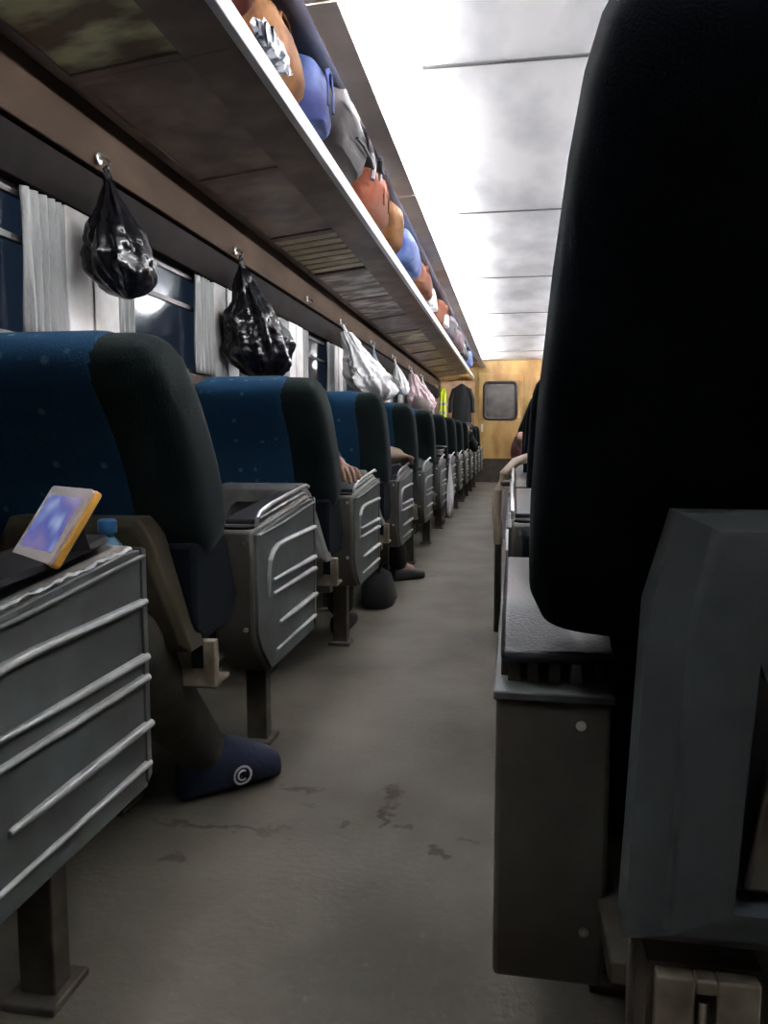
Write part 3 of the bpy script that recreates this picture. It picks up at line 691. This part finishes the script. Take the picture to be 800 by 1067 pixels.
duffel('travel_bag', 'bright blue holdall in the rack beyond the tan holdall', 5.85, .85, .31, .36, mat('bright_blue_nylon', (.02, .04, .17), spec=.2, rough=.6, c2=(.08, .13, .28), scale=5), 7)
duffel('travel_bag', 'rust orange bag in the rack beyond the bright blue holdall', 6.8, .85, .30, .36, M['orange'], 8)
plastic = duffel('plastic_sack', 'small white sack standing on the rack lip half-way along', 7.6, .30, .20, .10, M['whitebag'], 9, x=XO-.05, handle=False)
duffel('travel_bag', 'violet blue bag in the rack behind the small white sack', 7.75, .85, .30, .33, M['bluebag'], 10, x=XO-.29)
duffel('travel_bag', 'brown orange bag in the rack past the small white sack', 8.8, .95, .30, .36, M['orange'], 11)
duffel('plastic_sack', 'second white sack on the rack lip, farther along', 8.75, .3, .12, .06, M['whitebag'], 29, x=XO-.0, handle=False).location.z = ZO+.045
duffel('duffel_bag', 'dark grey holdall in the far part of the rack', 9.9, 1.0, .30, .36, mat('plum_grey_nylon', (.05, .035, .05), rough=.7), 12)
duffel('travel_bag', 'dull plum bag far along the rack after the dark grey holdall', 11.1, 1.1, .30, .36, mat('plum_nylon', (.09, .045, .06), rough=.7), 13)
duffel('travel_bag', 'pale blue bag at the far end of the rack by the yellow wall', 13.4, 1.2, .31, .34, mat('sky_blue_nylon', (.08, .13, .3), rough=.6), 14)
duffel('duffel_bag', 'black holdall in the rack second from the far end', 12.3, .9, .30, .36, M['black'], 15)

# ------------------------------------------------------------------ tablet on the near armrest
BL = Vector((-.652, .907, .717)); BR = Vector((-.556, .845, .717)); TL = Vector((-.609, .950, .805))
ex = (BR-BL); ey = (TL-BL); W_ = ex.length; L_ = ey.length; ex.normalize(); nz_ = ex.cross(ey).normalized(); ey = nz_.cross(ex)
t = thing('tablet', 'small lit tablet in a yellow case propped up on the near left armrest', 'tablet', BL)
t.rotation_euler = Matrix((ex, ey, nz_)).transposed().to_euler()
def slab(x0, x1, y0, y1, z0, z1, r):
    bm = new(); prism(bm, rrect(x0, x1, y0, y1, r, 4), z0, z1, 'z'); return bm
finish('case', slab(-.001, W_+.003, -.001, L_+.001, -.013, -.003, .006), M['yellowcase'], t, bevel=.002)
o = finish('tablet_body', slab(0, W_, 0, L_, -.004, .0015, .005), M['bezel'], t, bevel=.0008)
finish('screen', slab(.010, W_-.012, .015, L_-.014, .0013, .0022, .002), M['screen'], o)
bm = new(); prism(bm, [(.022, -.012), (.086, -.012), (.045, -.062)], W_*.55, W_*.6, 'x'); prism(bm, [(.022, -.012), (.086, -.012), (.045, -.062)], W_*.2, W_*.25, 'x'); box(bm, W_*.2, W_*.6, .04, .085, -.016, -.012)
finish('stand', bm, M['black'], t, bevel=.001)
# black folded cloth / tray mat on top of the near armrest
bm = new(); loft(bm, [(0, 0, 0, .050, .22, 5), (.004, 0, 0, .054, .225, 5), (.010, 0, 0, .050, .22, 5)], 40, lambda p, a, u, r: p+Vector((0, 0, (p.y+.22)*.085+.004*noise.noise(p*20))))
o = finish('armrest_mat', bm, M['blackhole']); o.location = (XA-.058, Y0+.26, .684); tag(o, 'black folded mat lying on the armrest under the tablet', 'mat')
# bottle in the pocket beyond the tablet
t = thing('water_bottle', 'plastic water bottle with blue cap in the dark seat pocket beyond the tablet', 'bottle', (-.715, 1.262, .60))
bm = new(); loft(bm, [(0,0,0,.026,.026,2),(.005,0,0,.030,.030,2),(.04,0,0,.029,.029,2),(.07,0,0,.030,.030,2),(.082,0,0,.024,.024,2),(.095,0,0,.012,.012,2),(.105,0,0,.012,.012,2)], 24); finish('bottle_body', bm, M['pet'], t)
bm = new(); loft(bm, [(.103,0,0,.016,.016,2),(.106,0,0,.017,.017,2),(.124,0,0,.0165,.0165,2),(.127,0,0,.013,.013,2)], 24); finish('cap', bm, M['bluecap'], t)

# ------------------------------------------------------------------ people
def skin(name, verts, edges, rad, m, parent=None, root=0, sub=2):
    me = bpy.data.meshes.new(name); me.from_pydata([tuple(v) for v in verts], edges, []); o = bpy.data.objects.new(name, me); col.objects.link(o)
    md = o.modifiers.new('skin', 'SKIN'); md.use_smooth_shade = True; md.branch_smoothing = .6
    sv = me.skin_vertices[0].data
    for i, r in enumerate(rad): sv[i].radius = (r, r) if not isinstance(r, tuple) else r; sv[i].use_root = (i == root)
    s = o.modifiers.new('sub', 'SUBSURF'); s.levels = sub; s.render_levels = sub
    me.materials.append(m)
    if parent is not None: o.parent = parent
    return o
def hand(V, E, Rr, wi, wrist, d, nrm, side, size=1.0, curl=.5):
    """adds palm and five fingers; d: direction of the hand, nrm: back-of-hand normal"""
    d = Vector(d).normalized(); nrm = Vector(nrm); nrm = (nrm-d*nrm.dot(d)).normalized(); sd = d.cross(nrm)*side
    palm = Vector(wrist)+d*.045*size; V.append(palm); Rr.append((.026*size, .018*size)); E.append((wi, len(V)-1)); pi = len(V)-1
    for j, (off, ln) in enumerate(((-.030, .062), (-.011, .072), (.009, .068), (.028, .052))):
        a = palm + d*.035*size + sd*off*size; V.append(a); Rr.append(.010*size); E.append((pi, len(V)-1)); ai = len(V)-1
        b = a + (d*math.cos(curl*.6)-nrm*math.sin(curl*.6))*ln*.5*size; V.append(b); Rr.append(.0088*size); E.append((ai, len(V)-1))
        c = b + (d*math.cos(curl*1.6)-nrm*math.sin(curl*1.6))*ln*.5*size; V.append(c); Rr.append(.0075*size); E.append((len(V)-2, len(V)-1))
    a = palm - d*.015*size - sd*.032*size; V.append(a); Rr.append(.011*size); E.append((pi, len(V)-1))
    b = a + (d*.7-sd*.6-nrm*.3).normalized()*.035*size; V.append(b); Rr.append(.0095*size); E.append((len(V)-2, len(V)-1))
def person(label, P, shirt, trouser, hairm, base, shoe=None, scale=1.0, sleeve='long'):
    """P: dict of joints, world coordinates"""
    t = thing('person', label, 'person', base)
    o_ = Vector(base); Q = {k: Vector(v)-o_ for k, v in P.items()}
    V, E, Rr = [], [], []
    def add(p, r, link=None):
        V.append(Vector(p)); Rr.append(r); i = len(V)-1
        if link is not None: E.append((link, i))
        return i
    pel = add(Q['pelvis'], (.15, .11)); ab = add(Q['pelvis'].lerp(Q['chest'], .5), (.135, .10), pel); ch = add(Q['chest'], (.15, .105), ab)
    nk = add(Q['neck'], .055, ch); hd1 = add(Q['neck'].lerp(Q['head'], .6), (.065, .07), nk); hd = add(Q['head'], (.080, .092), hd1)
    hd2 = add(Q['head']+(Q['head']-Q['neck']).normalized()*.07, (.065, .075), hd)
    for s in ('l', 'r'):
        sh = add(Q['sh_'+s], .060, ch); el = add(Q['el_'+s], .044, sh); mid = add(Q['el_'+s].lerp(Q['wr_'+s], .4), .040, el); wr = add(Q['wr_'+s], .026, mid)
        hand(V, E, Rr, wr, Q['wr_'+s], Q['wr_'+s]-Q['el_'+s] if 'hd_'+s not in Q else Q['hd_'+s]-Q['wr_'+s], (0, 0, 1), 1 if s == 'l' else -1, curl=.7)
        hp = add(Q['hip_'+s], .095, pel); kn = add(Q['kn_'+s], .062, hp); cf = add(Q['kn_'+s].lerp(Q['an_'+s], .35), .056, kn); an = add(Q['an_'+s], .038, cf)
        ft = add(Q['toe_'+s], .034, an)
    skin('body', V, E, Rr, M['skin'], t, root=pel)
    # clothes: shirt and trousers, slightly larger than the body
    V, E, Rr = [], [], []
    g = .014
    pel = add(Q['pelvis'], (.16, .12)); ab = add(Q['pelvis'].lerp(Q['chest'], .5), (.15, .115), pel); ch = add(Q['chest'], (.165, .12), ab); nk = add(Q['chest'].lerp(Q['neck'], .75), .075, ch)
    for s in ('l', 'r'):
        sh = add(Q['sh_'+s], .075, ch); el = add(Q['el_'+s], .058, sh)
        if sleeve == 'long': add(Q['el_'+s].lerp(Q['wr_'+s], .9), .042, el)
    skin('shirt', V, E, Rr, shirt, t, root=pel)
    V, E, Rr = [], [], []
    pel = add(Q['pelvis']-Vector((0, 0, .02)), (.165, .125))
    for s in ('l', 'r'):
        hp = add(Q['hip_'+s], .110, pel); kn = add(Q['kn_'+s], .082, hp); cf = add(Q['kn_'+s].lerp(Q['an_'+s], .4), .074, kn); add(Q['kn_'+s].lerp(Q['an_'+s], 1.06), .064, cf)
    skin('trousers', V, E, Rr, trouser, t, root=pel)
    # hair and face
    hc = Q['head']; up = (Q['head']-Q['neck']).normalized(); fwd = Vector(P.get('face', (0, 1, 0))); fwd = (fwd-up*fwd.dot(up)).normalized(); sd = fwd.cross(up)
    Mh = Matrix((sd, fwd, up)).transposed()
    bm = new(); bmesh.ops.create_uvsphere(bm, u_segments=24, v_segments=16, radius=1)
    for v in bm.verts:
        c = v.co.copy(); k = 1.0+.03*noise.noise(c*6)
        if c.y > .35 and c.z < .45: c *= .8
        v.co = hc + up*.035 + Mh @ Vector((c.x*.088*k, c.y*.104*k-.012, c.z*.098*k))
    finish('hair', bm, hairm, t)
    bm = new()
    for s in (-1, 1):
        bmesh.ops.create_uvsphere(bm, u_segments=8, v_segments=6, radius=.011, matrix=Matrix.Translation(hc+Mh @ Vector((s*.032, .084, .012))))
    finish('eyes', bm, M['hair'], t)
    bm = new(); tube(bm, [hc+Mh @ Vector((0, .086, .02)), hc+Mh @ Vector((0, .112, -.02)), hc+Mh @ Vector((0, .09, -.03))], [.008, .013, .008], 8)
    tube(bm, [hc+Mh @ Vector((-.025, .078, -.055)), hc+Mh @ Vector((0, .092, -.053)), hc+Mh @ Vector((.025, .078, -.055))], [.004, .007, .004], 8)
    for s in (-1, 1): tube(bm, [hc+Mh @ Vector((s*.082, 0, .025)), hc+Mh @ Vector((s*.094, -.008, .0)), hc+Mh @ Vector((s*.082, 0, -.03))], [.010, .014, .008], 8)
    finish('face_features', bm, M['skin'], t)
    for s in ('l', 'r'):
        if shoe:
            a = Q['an_'+s]; b = Q['toe_'+s]; d = (b-a); d.z = 0; L = d.length; d.normalize(); ang = math.atan2(d.y, d.x)-PI/2
            base_z = -o_.z
            bm = new(); M3 = Matrix.Rotation(ang, 3, 'Z')
            N = 16; rings = []
            for i in range(N+1):
                u = i/N; yy = -.06+(L+.125)*u
                wd = .036+.014*math.sin(min(1, u*1.1)*PI*.8)+ (.0 if u < .93 else -.02*(u-.93)/.07); 
                if i in (0, N): wd *= .5
                big = shoe == M['navyshoe']; hh = (.135 if big else .085)-(.075 if big else .035)*max(0, (u-.45))/.55; wd *= (1.18 if big else 1)
                if i in (0, N): hh *= .55
                ring = []
                for k in range(16):
                    al = 2*PI*k/16; x = wd*math.copysign(abs(math.cos(al))**.7, math.cos(al)); z = hh/2+hh/2*math.copysign(abs(math.sin(al))**.7, math.sin(al))
                    p = M3 @ Vector((x, yy, 0)); ring.append(bm.verts.new((a.x+p.x, a.y+p.y, base_z+z+.001)))
                rings.append(ring)
            for A, B in zip(rings, rings[1:]):
                for k in range(16): bm.faces.new((A[k], A[(k+1) % 16], B[(k+1) % 16], B[k]))
            bm.faces.new(rings[0]); bm.faces.new(rings[-1])
            o = finish('shoe', bm, shoe, t)
            if shoe == M['navyshoe']:
                # round white badge with a C on the outer side of the toe
                for (badge, rr, a0, a1, mm, r_) in (('badge_ring', .022, 0, 360, M['whitemark'], .003), ('badge_letter', .012, 50, 310, M['whitemark'], .0026), ('badge_dash', .004, 200, 240, M['redmark'], .002)):
                    c = Vector((a.x, a.y, base_z+.045)) + M3 @ Vector((BADGE[0], L*BADGE[1], BADGE[2])); ux = M3 @ Vector((.0, 1.0, .0)); ux.normalize(); uz = Vector(BADGE[3]).normalized(); uz = (uz-ux*uz.dot(ux)).normalized()
                    bm = new(); tube(bm, [c+ux*math.cos(R(q))*rr+uz*math.sin(R(q))*rr for q in range(a0, a1+1, 10)], r_, 6); finish(badge, bm, mm, o)
    return t
BADGE = (.061, .55, .0, (0, 0, 1))
def seated(k, side=1, lean=0.0, low=0.0, arm_out=None, X=None, fwd=0.0, **kw):
    """joints of someone in the aisle seat of left row k"""
    ya = Y0+PITCH*k; cx = XA-.29 if X is None else X
    d = dict(pelvis=(cx, ya+.10+fwd, .56), chest=(cx-lean*.45, ya+.04+fwd, .84-low*.5), neck=(cx-lean*.75, ya+.04+fwd, 1.0-low), head=(cx-lean*1.0, ya+.07+fwd, 1.11-low*1.15),
        sh_l=(cx-.18-lean*.5, ya+.05+fwd, .93-low*.8), el_l=(cx-.22-lean*.4, ya+.20+fwd, .70), wr_l=(cx-.10, ya+.36, .60),
        sh_r=(cx+.17-lean*.5, ya+.05+fwd, .93-low*.6), el_r=(cx+.19, ya+.17, .75), wr_r=(cx+.08, ya+.34, .62),
        hip_l=(cx-.10, ya+.14, .55), hip_r=(cx+.10, ya+.14, .55), kn_l=(cx-.12, ya+.54, .53), kn_r=(cx+.12, ya+.54, .53),
        an_l=(cx-.12, ya+.62, .10), an_r=(cx+.12, ya+.62, .10), toe_l=(cx-.12, ya+.78, .045), toe_r=(cx+.12, ya+.78, .045))
    d.update(kw); return d
ya = Y0
person('person in olive trousers, leg stretched under the seat ahead, navy slippers', seated(0, kn_r=(-.70, 1.24, .53), an_r=(-.745, 1.72, .11), toe_r=(-.645, 1.825, .05),
        kn_l=(-.95, 1.15, .53), an_l=(-.95, 1.42, .11), toe_l=(-.95, 1.54, .05)), M['olive'], M['olive'], M['hair'], (XA-.29, Y0+.1, 0), shoe=M['navyshoe'])
ya = Y0+PITCH*2
person('person slumped in the second seat beyond the tablet, hand over the armrest', seated(2, lean=.16, low=.14, el_r=(XA-.15, ya+.30, .77), wr_r=(XA-.08, ya+.12, .765), hd_r=(XA-.02, ya+.03, .755),
        kn_r=(-.75, ya+.56, .53), an_r=(-.76, ya+.62, .1), toe_r=(-.76, ya+.76, .045)), M['blackcloth'], M['blackcloth'], M['hair'], (XA-.29, ya, 0), shoe=M['black'], sleeve='short')
ya = Y0+PITCH*3
person('person in tan sleeves resting a forearm on the armrest below the white bag', seated(3, lean=.16, low=.12, el_r=(XA-.10, ya+.06, .79), wr_r=(XA-.03, ya+.30, .775), hd_r=(XA-.02, ya+.45, .765),
        kn_r=(-.72, ya+.56, .53), an_r=(-.69, ya+.84, .1), toe_r=(-.60, ya+.92, .045)), M['tancloth'], M['blackcloth'], M['hair'], (XA-.29, ya, 0), shoe=M['black'])
ya = Y0+PITCH*6
person('person with grey brown hair, head showing above the seat backs by the white bag', seated(6, lean=.0, low=.0), M['greycloth'], M['greycloth'], M['greyhair'], (XA-.29, ya, 0), shoe=M['black'])
ya = Y0+PITCH*9
person('person in black leaning out into the aisle far down the left row', seated(9, lean=-.20, low=.06, el_r=(XA+.04, ya+.18, .72), wr_r=(XA+.02, ya+.36, .80), head=(XA-.08, ya+.1, .98), face=(.6, -.6, -.1)), M['blackcloth'], M['blackcloth'], M['hair'], (XA-.29, ya, 0), shoe=M['black'])
ya = .74+PITCH*4
cx = XB+.24
person('person in a pink top leaning into the aisle from the right row', dict(pelvis=(cx, ya+.10, .56), chest=(cx-.05, ya+.06, .80), neck=(cx-.06, ya+.06, .93), head=(cx-.02, ya+.10, 1.02),
        sh_l=(cx-.19, ya+.06, .88), el_l=(XB+.03, ya+.10, .77), wr_l=(XB+.08, ya+.34, .75), sh_r=(cx+.13, ya+.06, .88), el_r=(cx+.19, ya+.2, .7), wr_r=(cx+.1, ya+.36, .6),
        hip_l=(cx-.09, ya+.14, .55), hip_r=(cx+.10, ya+.14, .55), kn_l=(cx-.08, ya+.54, .53), kn_r=(cx+.12, ya+.54, .53), an_l=(cx-.08, ya+.6, .1), an_r=(cx+.12, ya+.62, .1),
        toe_l=(cx-.08, ya+.76, .045), toe_r=(cx+.12, ya+.78, .045)), M['pinkcloth'], M['blackcloth'], M['hair'], (cx, ya, 0), shoe=M['black'])

# ------------------------------------------------------------------ small things along the aisle
# curved tan arm hoop of a seat armrest of another style at the right-hand seats
t = thing('hoop_armrest', 'tan seat armrest with curved arm hoop beside the right row far down the aisle', 'armrest', (-.03, 3.45, 0))
bm = new(); tube(bm, [(-.035, 0, .40), (-.045, .0, .55), (-.04, .01, .64), (-.015, .02, .71), (.035, .04, .765), (.09, .06, .785)], .021, 10); finish('arm_hoop', bm, mat('tan_vinyl', (.30, .24, .18), rough=.5), t)
bm = new(); tube(bm, [(-.035, 0, .0), (-.035, 0, .40)], .016, 8); finish('leg', bm, M['darkframe'], t)
bm = new(); tube(bm, [(.05, .12, .0), (.05, .12, .55)], .016, 8); finish('leg', bm, M['darkframe'], t)
bm = new(); prism(bm, [(-.03, .66), (.10, .66), (.10, .68), (-.03, .68)], .0, .14, 'y'); finish('arm_top', bm, M['endlow'], t, bevel=.006)
bm = new(); prism(bm, [(-.02, .42), (.09, .42), (.09, .655), (-.012, .655)], .02, .05, 'y'); finish('side_sheet', bm, M['lip'], t, bevel=.004)
# white carrier bag hanging down from the fifth armrest, newspaper lying on the fourth
ya = Y0+PITCH*5
plastic_bag('plastic_bag', 'crumpled white carrier hanging down the aisle side of the fifth armrest', (XA+.045, ya+.36, .735), .13, .52, M['whitebag'], 31, depth=.45, lean=(.0, .05), knot=.1)
ya = Y0+PITCH*5
t = thing('newspaper', 'folded pale newspaper lying on the fifth left armrest', 'newspaper', (XA-.055, ya+.22, .742))
bm = new()
for q in range(3):
    M3 = Matrix.Rotation(R(18-14*q), 3, 'X') @ Matrix.Rotation(R(10*q), 3, 'Z'); obox(bm, (0, 0, .03+.012*q), .06, .10, .003, M3)
finish('pages', bm, M['paper'], t, bevel=.001)
# black bag under the second seat
t = thing('floor_bag', 'black soft bag on the floor under the second armrest', 'bag', (-.69, 3.93, 0))
bm = new(); loft(bm, [(0, 0, 0, .07, .13, 3), (.02, 0, 0, .08, .15, 3), (.10, 0, 0, .08, .14, 3), (.16, 0, 0, .06, .10, 3), (.19, 0, 0, .02, .05, 2)], 32, lambda p, a, u, r: p+r*noise.noise(p*9)*.25); finish('bag_body', bm, M['blackcloth'], t)
bm = new(); tube(bm, [(0, -.08, .15), (.02, -.05, .22), (.03, .03, .22), (0, .07, .15)], .007, 7); finish('handle', bm, M['blackcloth'], t)
# dark jacket hanging near the far end
t = thing('jacket', 'black jacket hanging beside the lime yellow vest', 'jacket', (-.96, 14.15, 1.86)); t.scale = (.78, .9, .8)
bm = new(); loft(bm, [(-z, 0, 0, w_, .06, 3) for z, w_ in ((0, .03), (.05, .1), (.12, .2), (.3, .2), (.6, .2), (.85, .22), (.9, .2))], 30, lambda p, a, u, r: p+r*.1*math.sin(8*a+3*u)); finish('jacket_body', bm, M['blackcloth'], t)
for s in (-1, 1):
    bm = new(); tube(bm, [(s*.17, 0, -.12), (s*.25, -.01, -.35), (s*.27, -.03, -.65)], [.06, .055, .045], 10); finish('sleeve', bm, M['blackcloth'], t)
bm = new(); tube(bm, [(0, 0, 0), (0, 0, .10), (0, .0, .215)], .006, 6); finish('loop', bm, M['blackcloth'], t)
